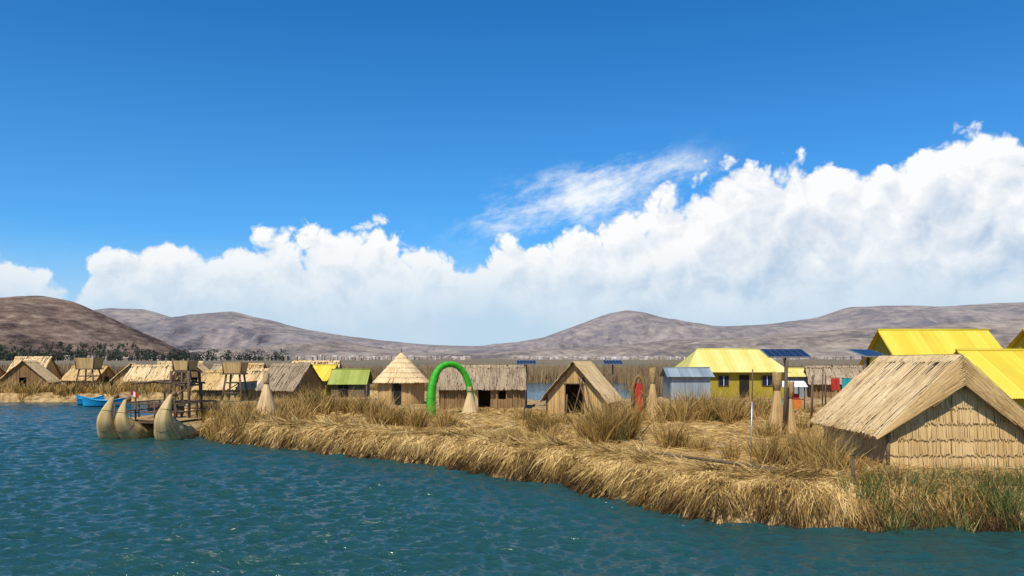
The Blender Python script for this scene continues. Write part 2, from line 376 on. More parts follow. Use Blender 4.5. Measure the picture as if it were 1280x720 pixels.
def hut(name,loc,yaw,w,l,wallh,peak,wm,rm,ov=0.35,ovf=0.3,sp=0.05,slen=0.8,front=(),back=(),left=(),right=(),lo=0.55,wlo=0.55,tier=0.0,poles=True,lift=0.05):
    e=empty(name,loc,yaw)
    g=lambda t: wallh+(peak-wallh)*(1-abs(2*t-1))-0.03
    c=lambda t: wallh
    st=Strips();V=[];F=[]
    wall_panel(st,V,F,(-w/2,-l/2),(w/2,-l/2),g,list(front),sp,wlo,tier)
    wall_panel(st,V,F,(w/2,-l/2),(w/2,l/2),c,list(right),sp,wlo,tier)
    wall_panel(st,V,F,(w/2,l/2),(-w/2,l/2),g,list(back),sp,wlo,tier)
    wall_panel(st,V,F,(-w/2,l/2),(-w/2,-l/2),c,list(left),sp,wlo,tier)
    poly('walls',V,F,m_under,e); st.build('wall_reeds',wm,e)
    st=Strips();V=[];F=[]
    roof_slopes(st,V,F,w,l,wallh,peak,ov,ovf,sp,slen,lo,lift=lift)
    poly('roof_base',V,F,m_under,e); st.build('roof_thatch',rm,e)
    if poles:
        for sx in(-1,1):
            for sy in(-1,1):
                tube('corner_pole',[(sx*(w/2+0.04),sy*(l/2+0.04),-0.1),(sx*(w/2+0.04),sy*(l/2+0.04),wallh)],0.045,m_wood,e)
    if front:
        o=front[0]
        for xx in (o[0],o[1]): tube('door_post',[(-w/2+xx,-l/2-0.07,0),(-w/2+xx,-l/2-0.07,o[3])],0.035,m_wood,e)
        tube('lintel',[(-w/2+o[0]-0.08,-l/2-0.07,o[3]),(-w/2+o[1]+0.08,-l/2-0.07,o[3])],0.035,m_wood,e)
    return e

# ---- near hut ----
NH=hut('reed_hut',(13.1,25.9,Z0-0.04),math.radians(-1.0),4.05,5.0,1.45,3.32,m_tan,m_cream,ov=0.34,ovf=0.2,sp=0.024,slen=1.3,lo=0.66,wlo=0.78,tier=0.46,poles=False,lift=0.09)
def near_extras(e):
    w,l,wh,pk=4.05,5.0,1.45,3.32; y0=-l/2-0.21
    ov=0.34; hw=w/2+ov; ez=wh-(pk-wh)/(w/2)*ov
    st=Strips();V=[];F=[]
    for s in(-1,1):
        T0=np.array([0,y0,pk+0.06]);T1=np.array([s*hw,y0,ez]);
        B0=np.array([0,y0-0.10,pk-0.80]);B1=np.array([s*hw,y0-0.04,ez-0.12 if s<0 else ez-0.38])
        k=len(V);V+=[tuple(T0),tuple(T1),tuple(B1),tuple(B0)];F.append((k,k+1,k+2,k+3))
        n=1500
        a=R.random(n)**0.9;t0=R.uniform(-0.02,0.75,n);t1=np.minimum(t0+R.uniform(0.2,0.5,n),1.02+R.uniform(0,0.04,n))
        def P(t,a): return (T0*(1-a)[:,None]+B0*a[:,None])*(1-t)[:,None]+(T1*(1-a)[:,None]+B1*a[:,None])*t[:,None]
        N=np.array([0,-1.0,0.1]); o=N*R.uniform(0.015,0.08,n)[:,None]
        st.add(P(t0,a)+o,P(t1,np.clip(a+R.normal(size=n)*0.05,0,1.12))+o*0.6,N,0.026,np.clip(0.66+R.normal(size=n)*0.18-0.22*a,0,1))
    poly('gable_flap_base',V,F,m_under,e); st.build('gable_flap',m_tan,e)
    # loose hanging straw along the roof edges
    n=1500; y=R.uniform(-l/2-0.2,l/2+0.2,n)
    P=np.stack([np.full(n,-hw+0.06),y,np.full(n,ez+0.05)+R.normal(size=n)*0.02],1);D=np.stack([-0.12+R.normal(size=n)*0.05,R.normal(size=n)*0.05,-R.uniform(0.05,0.24,n)],1)
    blades('eave_fringe',P,D,0.022,np.clip(0.5+R.normal(size=n)*0.2,0,1),m_tan,parent=e,bend=0.1)
    for sx in (-1,): tube('corner_bundle',[(sx*(w/2+0.03),-l/2-0.03,-0.05),(sx*(w/2+0.03),-l/2-0.03,wh)],0.06,m_under,e)
    tube('foundation_log',[(-w/2-0.1,-l/2-0.12,0.03),(w/2+0.3,-l/2-0.12,0.03)],0.07,m_wood,e)
    n=3200; x=R.uniform(-w/2-0.5,w/2+2.5,n); y=R.uniform(-l/2-1.2,-l/2-0.1,n)
    P=np.stack([x,y,R.uniform(-0.12,0.06,n)],1); D=np.stack([R.normal(size=n)*0.3,-0.35+R.normal(size=n)*0.15,R.normal(size=n)*0.12-0.1],1)
    blades('floor_straw',P,D,0.022,np.clip(0.45+R.normal(size=n)*0.2,0,1),m_gold,parent=e)
near_extras(NH)

# ---- mid huts ----
LH=hut('reed_hut',(-2.0,55,Z0),math.radians(90),2.9,5.6,1.6,2.85,m_brown,m_grey,ov=0.3,ovf=0.15,sp=0.05,slen=0.7,lo=0.5,wlo=0.6,
    left=[(2.55,3.35,0,1.45),(3.9,4.4,0.65,1.2)],lift=0.09)
def long_front(e):
    x=-1.45-0.08
    st=Strips(); n=14; yy=np.linspace(0.3,0.85,n)
    st.add(np.stack([np.linspace(x-0.02,x-0.5,n),yy,np.full(n,0.0)],1),np.stack([np.linspace(x-0.02,x-0.5,n),yy,np.full(n,1.45)],1),(-1,0.4,0),0.055,R.uniform(0.5,0.95,n))
    st.build('door_leaf',m_cream,e)
    tube('lintel',[(x,-0.65,1.48),(x,0.35,1.48)],0.04,m_wood,e)
long_front(LH)
hut('reed_hut',(4.25,48.6,Z0),math.radians(-20),3.3,3.4,1.2,3.1,m_tan,m_cream,ov=0.3,ovf=0.4,sp=0.045,slen=1.0,front=[(1.1,2.2,0,1.85)],lo=0.62,wlo=0.55,lift=0.09)
hut('reed_hut',(-15.9,57.6,Z0),math.radians(66),2.9,3.2,1.5,2.95,m_brown,m_grey,ov=0.3,ovf=0.15,sp=0.05,slen=0.7,lo=0.45,wlo=0.65,lift=0.08)
e=empty('leaning_poles',(4.0,46.3,Z0))
for i,(a,b) in enumerate([(-0.5,0.15),(0.45,-0.1),(0.75,0.2)]): tube('pole',[(a,0,0),(b,0.5,2.2)],0.04,m_wood,e)

def cone_hut(name,loc,r,wh,pk):
    e=empty(name,loc); st=Strips()
    n=int(2*math.pi*r/0.05);a=np.linspace(0,2*math.pi,n,endpoint=False)
    N=np.stack([np.cos(a),np.sin(a),0*a],1); P=N*r
    keep=~((a>4.45)&(a<4.75))
    Vc=[]
    for i in range(32):
        q=2*math.pi*i/32;Vc+=[(0.97*r*math.cos(q),0.97*r*math.sin(q),0),(0.97*r*math.cos(q),0.97*r*math.sin(q),wh)]
    Fc=[(2*i,(2*i+2)%64,(2*i+3)%64,2*i+1) for i in range(32)]
    poly('wall_core',Vc,Fc,m_under,e)
    for i in range(n):
        if keep[i]: st.add([P[i]],[P[i]+np.array([0,0,wh])],N[i],0.065,np.clip(0.5+R.normal()*0.15,0,1))
    st.build('wall_reeds',m_tan,e)
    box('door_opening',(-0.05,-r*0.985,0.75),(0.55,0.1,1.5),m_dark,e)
    st=Strips(); ro=r*1.18; ez=wh-0.12
    for ring in range(6):      # stepped thatch courses
        ta=ring/6; tb=(ring+1)/6+0.05
        n=int(520*(0.35+tb)); a=R.uniform(0,2*math.pi,n); t0=np.maximum(ta-0.04+R.normal(size=n)*0.01,0.0); t1=tb+R.uniform(-0.015,0.02,n)
        d=np.stack([np.cos(a),np.sin(a)],1)
        def Q(t,li): return np.concatenate([d*(ro*t)[:,None],(pk+(ez-pk)*t+li)[:,None]],1)
        li=R.uniform(0.02,0.05,n)
        N=norm(np.concatenate([d*(pk-ez),np.full((n,1),ro)],1))
        st.add(Q(t0,li),Q(t1,li+0.07),N,0.06,np.clip(0.70+R.normal(size=n)*0.16,0,1))
    st.build('roof_thatch',m_cream,e)
    Vc=[(0,0,pk)]+[(ro*math.cos(2*math.pi*i/32),ro*math.sin(2*math.pi*i/32),ez) for i in range(32)]
    poly('roof_core',Vc,[(0,i+1,(i+1)%32+1) for i in range(32)],m_under,e)
    tube('finial',[(0,0,pk-0.1),(0,0,pk+0.35)],[0.07,0.02],m_tan,e)
cone_hut('conical_reed_hut',(-8.3,60,Z0),1.7,1.75,3.8)

for (x,y,yw,w,l,wh,pk,wm,rm) in [(-61,92,60,4,5,1.2,3.0,m_brown,m_cream),(-66,95,90,4,6,1.3,2.8,m_brown,m_tan),(-55.5,92,15,4.4,4.5,1.2,3.2,m_brown,m_cream),(-58,97,80,3.6,4.5,1.2,3.7,m_tan,m_cream),
   (-49.5,94,80,3.4,4.0,1.3,2.6,m_brown,m_tan),(-45,95,20,3.6,4,1.3,2.9,m_tan,m_cream),(-41,92,85,3.2,5.0,1.3,2.7,m_brown,m_cream),(-36.5,93,10,3.6,4,1.2,2.9,m_brown,m_cream),(-41,99,90,3.6,5,1.3,3.1,m_tan,m_cream),
   (-34,97,70,3.4,4.5,1.3,2.8,m_brown,m_grey),(-29.5,88,85,3.2,4.2,1.4,2.9,m_brown,m_tan),(-25.5,90,25,3.4,4,1.3,2.9,m_tan,m_cream),(-23,94,90,3.4,5,1.3,3.2,m_tan,m_cream),(-52,98,20,3.6,4,1.3,2.8,m_tan,m_cream),(-70,92,20,4,5,1.3,3.0,m_brown,m_cream)]:
    hut('reed_hut',(x,y,Z0),math.radians(yw),w,l,wh,pk,wm,rm,sp=0.10,slen=1.0,lo=0.62,poles=False,front=[(w/2-0.4,w/2+0.4,0,1.4)])
hut('reed_hut',(-21.6,66,Z0),math.radians(80),2.6,3.4,1.3,2.5,m_tan,m_cream,sp=0.08,slen=0.8,poles=False)
hut('reed_hut',(-25.5,70.5,Z0-0.1),math.radians(75),2.6,3.2,1.2,2.4,m_brown,m_tan,sp=0.08,slen=0.8,poles=False)
hut('reed_hut',(28.5,71,Z0),math.radians(80),3.2,4.2,1.5,2.7,m_brown,m_grey,sp=0.08,slen=0.8,poles=False)

# ---- painted houses with metal roofs ----
def house(name,loc,yaw,w,l,wallh,peak,wallm,roofm,ov=0.3,ovf=0.3,hip=0.0,wins=(),door=None,sp=0.12):
    e=empty(name,loc,yaw); V=[];F=[]
    g=(lambda t: wallh+(peak-wallh)*(1-abs(2*t-1))-0.03) if hip==0 else (lambda t: wallh)
    c=lambda t: wallh
    wall_panel(None,V,F,(-w/2,-l/2),(w/2,-l/2),g,[],0.1);wall_panel(None,V,F,(w/2,-l/2),(w/2,l/2),c,[],0.1)
    wall_panel(None,V,F,(w/2,l/2),(-w/2,l/2),g,[],0.1);wall_panel(None,V,F,(-w/2,l/2),(-w/2,-l/2),c,[],0.1)
    poly('walls',V,F,wallm,e)
    st=Strips()
    for s in(-1,1):
        y=np.arange(-l/2+0.1,l/2,0.2);n=len(y)
        st.add(np.stack([np.full(n,s*(w/2+0.004)),y,np.zeros(n)],1),np.stack([np.full(n,s*(w/2+0.004)),y,np.full(n,wallh)],1),(s,0,0),0.19,0.5+R.normal(size=n)*0.12,h=0.08)
    st.build('cladding',wallm,e)
    hw=w/2+ov; sl=(peak-wallh)/(w/2); ez=wallh-sl*ov; ll=l/2+ovf; hp=hip
    V=[(0,-ll+hp,peak),(0,ll-hp,peak),(hw,-ll,ez),(hw,ll,ez),(-hw,ll,ez),(-hw,-ll,ez)]
    F=[(0,2,3,1),(1,4,5,0)]+([(0,5,2),(1,3,4)] if hip>0 else [])
    poly('roof_core',V,F,roofm,e)
    st=Strips()
    for s in(-1,1):
        y=np.arange(-ll+sp/2,ll,sp); n=len(y)
        cut=np.clip((ll-np.abs(y))/max(hp,1e-6),0,1) if hip>0 else np.ones(n)
        N=norm(np.array([s*(peak-ez),0,hw]))
        P0=np.stack([s*hw*(1-cut),y,ez+(peak-ez)*cut],1)+N*0.02;P1=np.stack([np.full(n,s*hw*1.01),y,np.full(n,ez)],1)+N*0.02
        st.add(P0,P1,N,sp,0.5+0.3*((np.floor(y/0.85)%2)-0.5)+R.normal(size=n)*0.08,h=0.25)
    st.build('roof_sheets',roofm,e)
    tube('ridge_cap',[(0,-ll+hp,peak+0.04),(0,ll-hp,peak+0.04)],0.07,roofm,e)
    for (sx,y,z,ww,hh) in wins:
        X=sx*(w/2)
        box('window_frame',(X+sx*0.03,y,z),(0.08,ww+0.14,hh+0.14),m_wood,e)
        box('window_glass',(X+sx*0.06,y,z),(0.04,ww,hh),m_panel,e)
        box('window_mullion',(X+sx*0.085,y,z),(0.03,0.05,hh),m_white,e)
    if door:
        sx,y=door; box('door',(sx*(w/2+0.03),y,min(1.0,wallh*0.42)),(0.08,0.85,min(2.0,wallh*0.84)),m_dark,e)
    return e
house('yellow_house',(19.4,72,Z0),math.radians(92),5.5,8.6,2.5,4.25,m_ywall,m_ypale,ov=0.45,hip=1.8,wins=[(-1,-2.6,1.5,0.8,0.8),(-1,1.2,1.5,0.8,0.8)],door=(-1,-0.6))
house('metal_shed',(14.6,67,Z0),math.radians(90),3.0,3.3,2.0,2.6,m_metal,m_metal,hip=0)
house('yellow_house',(24.3,46.2,Z0),math.radians(90),4.4,5.8,3.2,4.95,m_ywall,m_yellow,wins=[(-1,1.2,1.6,0.9,0.9)])
house('yellow_house',(30.6,43.2,Z0),math.radians(97),4.6,6.0,3.0,4.85,m_ywall,m_yellow)
house('yellow_house',(22.2,34.3,Z0),math.radians(100),5.0,6.5,1.9,3.6,m_ywall,m_yellow)
house('yellow_house',(-17.9,76,Z0-0.1),math.radians(70),2.8,2.4,1.7,2.9,m_ywall,m_yellow,door=(-1,0))
house('green_roof_house',(-14.9,74,Z0-0.1),math.radians(90),2.8,3.0,1.4,2.5,m_under,m_greenroof,door=(-1,0.4))
house('metal_shed',(25.8,73,Z0),math.radians(90),3,3.0,1.9,2.5,m_metal,m_ypale)

# ---- solar panels ----
def solar(loc,w,d,pole,yaw=0,tilt=14):
    e=empty('solar_panel',loc,yaw)
    t=math.radians(tilt)
    box('panel_frame',(0,0,0),(w,d,0.05),m_alu,e,rot=(t,0,0))
    m=Matrix.Rotation(t,3,'X'); nx=6;ny=3
    V=[];F=[]
    for i in range(nx):
        for j in range(ny):
            x0=-w/2+0.04+i*(w-0.06)/nx;x1=x0+(w-0.06)/nx-0.02;y0=-d/2+0.04+j*(d-0.06)/ny;y1=y0+(d-0.06)/ny-0.02
            k=len(V)
            for x,y in((x0,y0),(x1,y0),(x1,y1),(x0,y1)): V.append(m@Vector((x,y,0.03)))
            F.append((k,k+1,k+2,k+3))
    poly('cells',V,F,m_panel,e)
    tube('pole',[(0,0,-pole),(0,0,-0.05)],0.05,m_wood,e); tube('strut',[(0,0,-0.7),(0,d*0.35,0.02)],0.025,m_alu,e)
solar((12.3,36,4.38),1.9,1.3,3.55,tilt=16); solar((13.8,31,4.33),1.2,1.0,3.5,yaw=0.4,tilt=16)
solar((1.0,56,3.95),1.4,1.0,3.1,tilt=14); solar((6.8,54,3.95),1.3,1.0,3.1,tilt=14)

# ---- straw sheaves ----
def sheaf(name,loc,rb,h,mat,neck=0.72,flare=0.5,n=420):
    e=empty(name,loc); a=R.uniform(0,6.28,n);rr=rb*np.sqrt(R.uniform(0.3,1,n)); st=Strips()
    P0=np.stack([rr*np.cos(a),rr*np.sin(a),0*a],1); nk=0.10
    P1=np.stack([nk*np.cos(a),nk*np.sin(a),np.full(n,h*neck)],1)
    N=np.stack([np.cos(a),np.sin(a),0.2+0*a],1); rn=np.clip(0.6+R.normal(size=n)*0.18,0,1)
    st.add(P0,P1,N,0.05,rn)
    tp=R.uniform(0.8,1.05,n)*h
    P2=np.stack([nk*(1+flare)*np.cos(a)*1.3,nk*(1+flare)*np.sin(a)*1.3,tp],1); st.add(P1,P2,N,0.04,rn)
    st.build('straw',mat,e)
    tube('rope_tie',[(0.13*math.cos(q),0.13*math.sin(q),h*neck) for q in np.linspace(0,6.4,14)],0.025,m_wood,e,seg=5)
    return e
sheaf('straw_sheaf',(-13.5,44,Z0-0.05),0.72,2.5,m_cream,neck=0.80,flare=0.2); sheaf('straw_sheaf',(8.0,45.5,Z0),0.45,2.7,m_tan); sheaf('straw_sheaf',(11.4,34.4,Z0),0.42,2.6,m_tan,neck=0.75)
sheaf('straw_sheaf',(12.1,34.9,Z0),0.33,2.2,m_tan); sheaf('straw_sheaf',(-2.5,47.5,Z0),0.5,1.6,m_cream,neck=0.85,flare=0.1)
tube('wooden_post',[(11.5,33.9,Z0-0.1),(11.65,33.9,Z0+3.2)],0.07,m_wood)

# ---- green arch ----
e=empty('green_arch',(-3.55,47,Z0),math.radians(28))
pts=[];rad=[]
for i in range(49):
    q=math.pi*i/48; pts.append((-1.3*math.copysign(abs(math.cos(q))**0.9,math.cos(q)),0.25*math.sin(q),3.0*math.sin(q)**0.66 if 0<i<48 else 0)); rad.append(0.29-0.06*i/48-0.08*math.sin(q)+0.010*math.sin(i*2.1))
tube('arch_bundle',pts,rad,m_arch,e,seg=18,rnd=True)
for i in range(3,47,4):
    p=Vector(pts[i]);t=(Vector(pts[i+1])-Vector(pts[i-1])).normalized();u=Vector((0,1,0));s=t.cross(u);r=rad[i]*1.0
    tube('binding_%d'%i,[p+(u*math.cos(k)+s*math.sin(k))*r for k in np.linspace(0,6.3,13)],0.012,m_arch,e,seg=4)

e=empty('red_gateway',(7.6,48,Z0)); 
tube('frame',[(-0.35,0,0),(-0.35,0,1.6),(-0.2,0,2.1),(0,0,2.3),(0.2,0,2.1),(0.35,0,1.6),(0.35,0,0)],0.12,m_tan,e)
box('red_door',(0,0.05,0.95),(0.42,0.06,1.8),m_red,e)

# ---- posts and poles ----
tube('white_post',[(7.15,24,Z0-0.2),(7.2,24,Z0+1.95)],0.022,m_alu)
tube('driftwood_pole',[(4.4,26.2,Z0+0.17),(5.6,24.4,Z0+0.21),(7.9,21.3,Z0+0.16)],[0.035,0.045,0.055],m_wood)
tube('mooring_post',[(8.95,21.0,Z0-0.3),(8.95,21.0,Z0+0.6)],0.05,m_wood)
for (x,y,h) in [(0.6,41,1.2),(2.9,43,1.4),(5.3,39,1.1),(14.2,38,2.2),(16.5,44,2.4),(-9.5,52,1.6),(9.2,52,2.4),(18,60,2.6),(22.5,58,2.8)]:
    tube('wooden_post',[(x,y,Z0-0.1),(x+0.05,y,Z0+h)],0.045,m_wood)
e=empty('clothes_line',(21.2,50,Z0))
tube('post_a',[(-1.6,0,0),(-1.6,0,2.3)],0.05,m_wood,e);tube('post_b',[(1.6,0,0),(1.6,0,2.3)],0.05,m_wood,e);tube('line',[(-1.6,0,2.2),(0,0,2.1),(1.6,0,2.2)],0.012,m_wood,e)
for i,(x,mm) in enumerate([(-1.0,m_red),(-0.3,m_teal),(0.4,m_orange),(1.05,m_white)]):
    V=[];F=[]
    for j in range(7):
        xx=x-0.27+0.09*j; V+=[(xx,0.03*math.sin(j*1.7),2.12),(xx+0.02,0.06*math.sin(j*1.9+i),1.35)]
    F=[(2*j,2*j+1,2*j+3,2*j+2) for j in range(6)]; poly('cloth_%d'%i,V,F,mm,e)
e=empty('craft_stall',(17.3,50,Z0))
for sx in(-1,1):
    for sy in(-1,1): tube('leg',[(sx*0.8,sy*0.5,0),(sx*0.8,sy*0.5,1.7)],0.04,m_wood,e)
poly('awning',[(-0.95,-0.7,1.6),(0.95,-0.7,1.6),(0.95,0,1.95),(-0.95,0,1.95),(0.95,0.7,1.6),(-0.95,0.7,1.6)],[(0,1,2,3),(3,2,4,5)],m_white,e)
box('table',(0,0,0.8),(1.7,0.9,0.06),m_wood,e); box('textile_a',(-0.45,-0.48,0.55),(0.7,0.04,0.5),m_teal,e);box('textile_b',(0.35,-0.48,0.5),(0.6,0.04,0.6),m_orange,e)
box('basket',(0.3,0,1.0),(0.5,0.5,0.3),m_red,e)

# ---- lookout towers ----
def tower(loc,h,s=1.0,parent=None,base=0.95,cab=1.0):
    e=empty('lookout_tower' if parent is None else 'lookout_deck',loc)
    if parent is not None: e.parent=parent
    k0=base*s;k1=0.6*s
    for sx in(-1,1):
        for sy in(-1,1): tube('leg',[(sx*k0,sy*k0,0),(sx*k1,sy*k1,h)],0.08,m_wood,e)
    for z in(0.35,0.7):
        k=k0+(k1-k0)*z
        for a,b in(((-k,-k),(k,-k)),((k,-k),(k,k)),((k,k),(-k,k)),((-k,k),(-k,-k))): tube('brace',[(a[0],a[1],h*z),(b[0],b[1],h*z)],0.05,m_wood,e)
    tube('diagonal',[(-k0*0.9,-k0*0.9,h*0.35),(k1,-k1,h*0.7)],0.045,m_wood,e)
    s2=s*cab
    box('platform',(0,0,h),(1.8*s2,1.8*s2,0.1),m_wood,e)
    st=Strips();n=26
    for A,B in(((-0.75,-0.75),(0.75,-0.75)),((0.75,-0.75),(0.75,0.75)),((0.75,0.75),(-0.75,0.75)),((-0.75,0.75),(-0.75,-0.75))):
        t=np.linspace(0,1,n);x=(A[0]+(B[0]-A[0])*t)*s2;y=(A[1]+(B[1]-A[1])*t)*s2
        nn=np.array([B[1]-A[1],-(B[0]-A[0]),0]);st.add(np.stack([x,y,np.full(n,h+0.05)],1),np.stack([x*1.2,y*1.2,np.full(n,h+1.05*s2)],1),nn,0.09*s2,R.uniform(0.4,0.9,n))
    st.build('reed_cabin',m_tan,e)
    for sx in(-1,1): tube('roof_post',[(sx*0.8*s2,-0.8*s2,h),(sx*0.9*s2,-0.9*s2,h+1.3*s2)],0.05,m_wood,e)
    return e
tower((-43.6,82.5,Z0),2.4,1.1); tower((-21.8,63,Z0-0.1),2.3,0.85); tower((-34.5,84,Z0-0.1),2.4,0.8)

def rowboat(loc,yaw,L=4.2):
    e=empty('blue_rowboat',loc,yaw);V=[];F=[];n=15
    for i in range(n):
        t=i/(n-1)*2-1; wd=0.72*(1-abs(t)**2.6)+0.03; sh=0.55+0.35*t*t
        x=t*L/2
        V+=[(x,-wd,sh),(x*0.97,-wd*0.7,0.1),(x*0.95,0,-0.12),(x*0.97,wd*0.7,0.1),(x,wd,sh),(x,wd*0.88,sh),(x*0.96,wd*0.55,0.15),(x*0.96,-wd*0.55,0.15),(x,-wd*0.88,sh)]
    for i in range(n-1):
        for k in range(9):
            a=i*9+k;b=i*9+(k+1)%9;F.append((a,b,b+9,a+9))
    poly('hull',V,F,m_blue,e)
    for x in(-1,0,0.9): box('bench',(x,0,0.42),(0.25,1.1,0.05),m_wood,e)
    tube('gunwale',[(-L/2,0,0.92)]+[(t*L/2,-(0.72*(1-abs(t)**2.6)+0.03),0.57+0.35*t*t) for t in np.linspace(-0.95,0.95,12)]+[(L/2,0,0.92)],0.035,m_blue,e)
rowboat((-36.2,71.5,0),math.radians(6)); rowboat((-39,74,0),math.radians(-20),3.4)

# ---- totora catamaran: hulls with curled prows, railed deck with lookout ----
m_gold_h=straw_mat('hull_totora',[(0.22,0.13,0.045),(0.46,0.31,0.12),(0.66,0.49,0.23)],noise_scale=2.5,noise_amt=0.3)
def reedboat():
    e=empty('totora_reed_boat',(-19.0,42.6,0),math.radians(-10))
    def hull(x0,lean,R0,tag,hgt=1.75):
        pts=[];rad=[];n=64
        for i in range(n):
            t=i/(n-1); y=-2.6+6.7*t
            u=max(0,(0.30-t)/0.30); v=max(0,(t-0.78)/0.22)
            zc=0.16+hgt*u**1.8+1.5*v**2
            yy=y+1.05*max(0,(0.12-t)/0.12)**1.5     # tip curls back inboard
            r=R0*(0.13+0.87*min(1,t/0.20)**1.0)*min(1,((1-t)/0.22)**0.8+0.06)
            pts.append((x0+lean*u**1.7,yy,zc));rad.append(max(r,0.06))
        tube('hull_'+tag,pts,rad,m_gold_h,e,seg=44,rnd=True)
        for i in list(range(4,62,5)):
            p=Vector(pts[i]);t=(Vector(pts[i+1])-Vector(pts[i-1])).normalized();u=Vector((1,0,0));s=t.cross(u).normalized();r=rad[i]*1.01
            tube('rope_%s_%d'%(tag,i),[p+(u*math.cos(k)+s*math.sin(k))*r for k in np.linspace(0,6.3,17)],0.014,m_wood,e,seg=4)
        tube('tip_tuft_'+tag,[pts[0],(pts[0][0]+0.05,pts[0][1]+0.25,pts[0][2]+0.06)],[0.08,0.15],m_tan,e)
    hull(-1.75,0.40,0.68,'port_outer',2.0);hull(-0.60,-0.05,0.60,'port_inner',1.85)
    hull(1.55,0.40,0.74,'starboard',2.15)
    st=Strips();x=np.arange(-2.0,1.9,0.07);n=len(x)
    st.add(np.stack([x,np.full(n,-0.9),np.full(n,0.93)],1),np.stack([x,np.full(n,3.2),np.full(n,0.93)],1),(0,0,1),0.085,R.uniform(0.3,0.8,n));st.build('deck',m_tan,e)
    box('deck_base',(-0.05,1.15,0.84),(3.8,4.1,0.10),m_wood,e)
    for x in(-1.8,-0.6,0.5,1.7):
        for y in(-0.8,1.2,3.1):
            tube('rail_post',[(x,y,0.85),(x,y,1.8)],0.04,m_wood,e)
    for z in(1.35,1.8):
        for y in(-0.8,3.1): tube('rail',[(-1.8,y,z),(1.7,y,z)],0.035,m_wood,e)
        for x in(-1.8,1.7): tube('rail',[(x,-0.8,z),(x,3.1,z)],0.035,m_wood,e)
    for x in(-1.3,1.0):
        for y in(0.2,2.8): tube('canopy_post',[(x,y,0.85),(x,y,2.85)],0.05,m_wood,e)
    for y in(0.2,2.8): tube('canopy_beam',[(-1.5,y,2.8),(-0.15,y,2.95),(1.2,y,2.8)],0.05,m_wood,e)
    for x in(-1.4,-0.15,1.1): tube('purlin',[(x,0.1,2.84 if x!=-0.15 else 2.97),(x,2.9,2.84 if x!=-0.15 else 2.97)],0.04,m_wood,e)
    for i,x in enumerate((-0.9,0.5)): 
        box('seat_%d'%i,(x,1.0,1.25),(0.8,0.5,0.08),m_wood,e);box('seat_back_%d'%i,(x,1.25,1.55),(0.8,0.06,0.5),m_wood,e)
    tower((0.75,1.6,0.9),2.6,0.85,parent=e,base=0.75,cab=0.62)
    tube('flag_pole',[(-0.9,-0.75,0.85),(-0.9,-0.75,2.6)],0.02,m_wood,e)
    V=[]
    for j in range(7): V+=[(-0.9+0.07*j,-0.75+0.04*math.sin(j*1.3),2.52-0.03*j),(-0.9+0.07*j,-0.75+0.04*math.sin(j*1.3+0.4),2.27-0.03*j)]
    poly('flag_red',V[:6],[(0,1,3,2),(2,3,5,4)],m_red,e);poly('flag_white',V[4:10],[(0,1,3,2),(2,3,5,4)],m_white,e);poly('flag_red_fly',V[8:14],[(0,1,3,2),(2,3,5,4)],m_red,e)
reedboat()

# ------------------------------------------------------------------ far reeds, plain, hills
def reedbed(name,n,x0,x1,y0,y1,h,mat,w=0.12):
    X=R.uniform(x0,x1,n);Y=y0+(y1-y0)*R.random(n)**1.5
    y0v=y0+14*(fbm(X*0.03,X*0+3,3,4)-0.4); Y=np.maximum(Y,y0v)
    hh=h*R.uniform(0.6,1.15,n)*(0.7+0.6*fbm(X*0.06,Y*0.05,3,9))
    D=np.stack([R.normal(size=n)*0.1*hh,R.normal(size=n)*0.1*hh,hh],1)
    r=np.clip(0.5+R.normal(size=n)*0.15+0.9*(fbm(X*0.04,Y*0.03,3,14)-0.45),0,1)
    blades(name,np.stack([X,Y,np.full(n,-0.05)],1),D,w,r,mat,bend=0.1)
m_far=straw_mat('far_reed_mat',[(0.12,0.07,0.028),(0.25,0.155,0.07),(0.36,0.24,0.12)],noise_scale=0.05,noise_amt=0.2)
reedbed('far_reed_bed',42000,-150,190,150,215,3.3,m_far,w=0.16)
reedbed('far_reed_bed',9000,16,95,96,118,2.7,m_far,w=0.11)
x=np.linspace(-6000,6000,120);y=np.concatenate([np.linspace(175,600,30),np.linspace(650,6000,40)])
X,Y=np.meshgrid(x,y,indexing='ij'); Z=1.6+np.clip((Y-200)/1800,0,1)*9+np.clip(Y-2000,0,9e9)*0.01
Z[:,0]=-0.5
n_,m_=X.shape;i,j=np.meshgrid(np.arange(n_-1),np.arange(m_-1),indexing='ij');b=i*m_+j
m_plain=noise_mat('plain_mat',[(0.13,0.085,0.045),(0.22,0.155,0.085),(0.14,0.12,0.06),(0.27,0.20,0.12)],scale=0.02,detail=6,stretch=(1,0.3,1))
quads('lakeside_plain',np.stack([X,Y,Z],-1),np.stack([b,b+m_,b+m_+1,b+1],-1),m_plain,smooth=True)

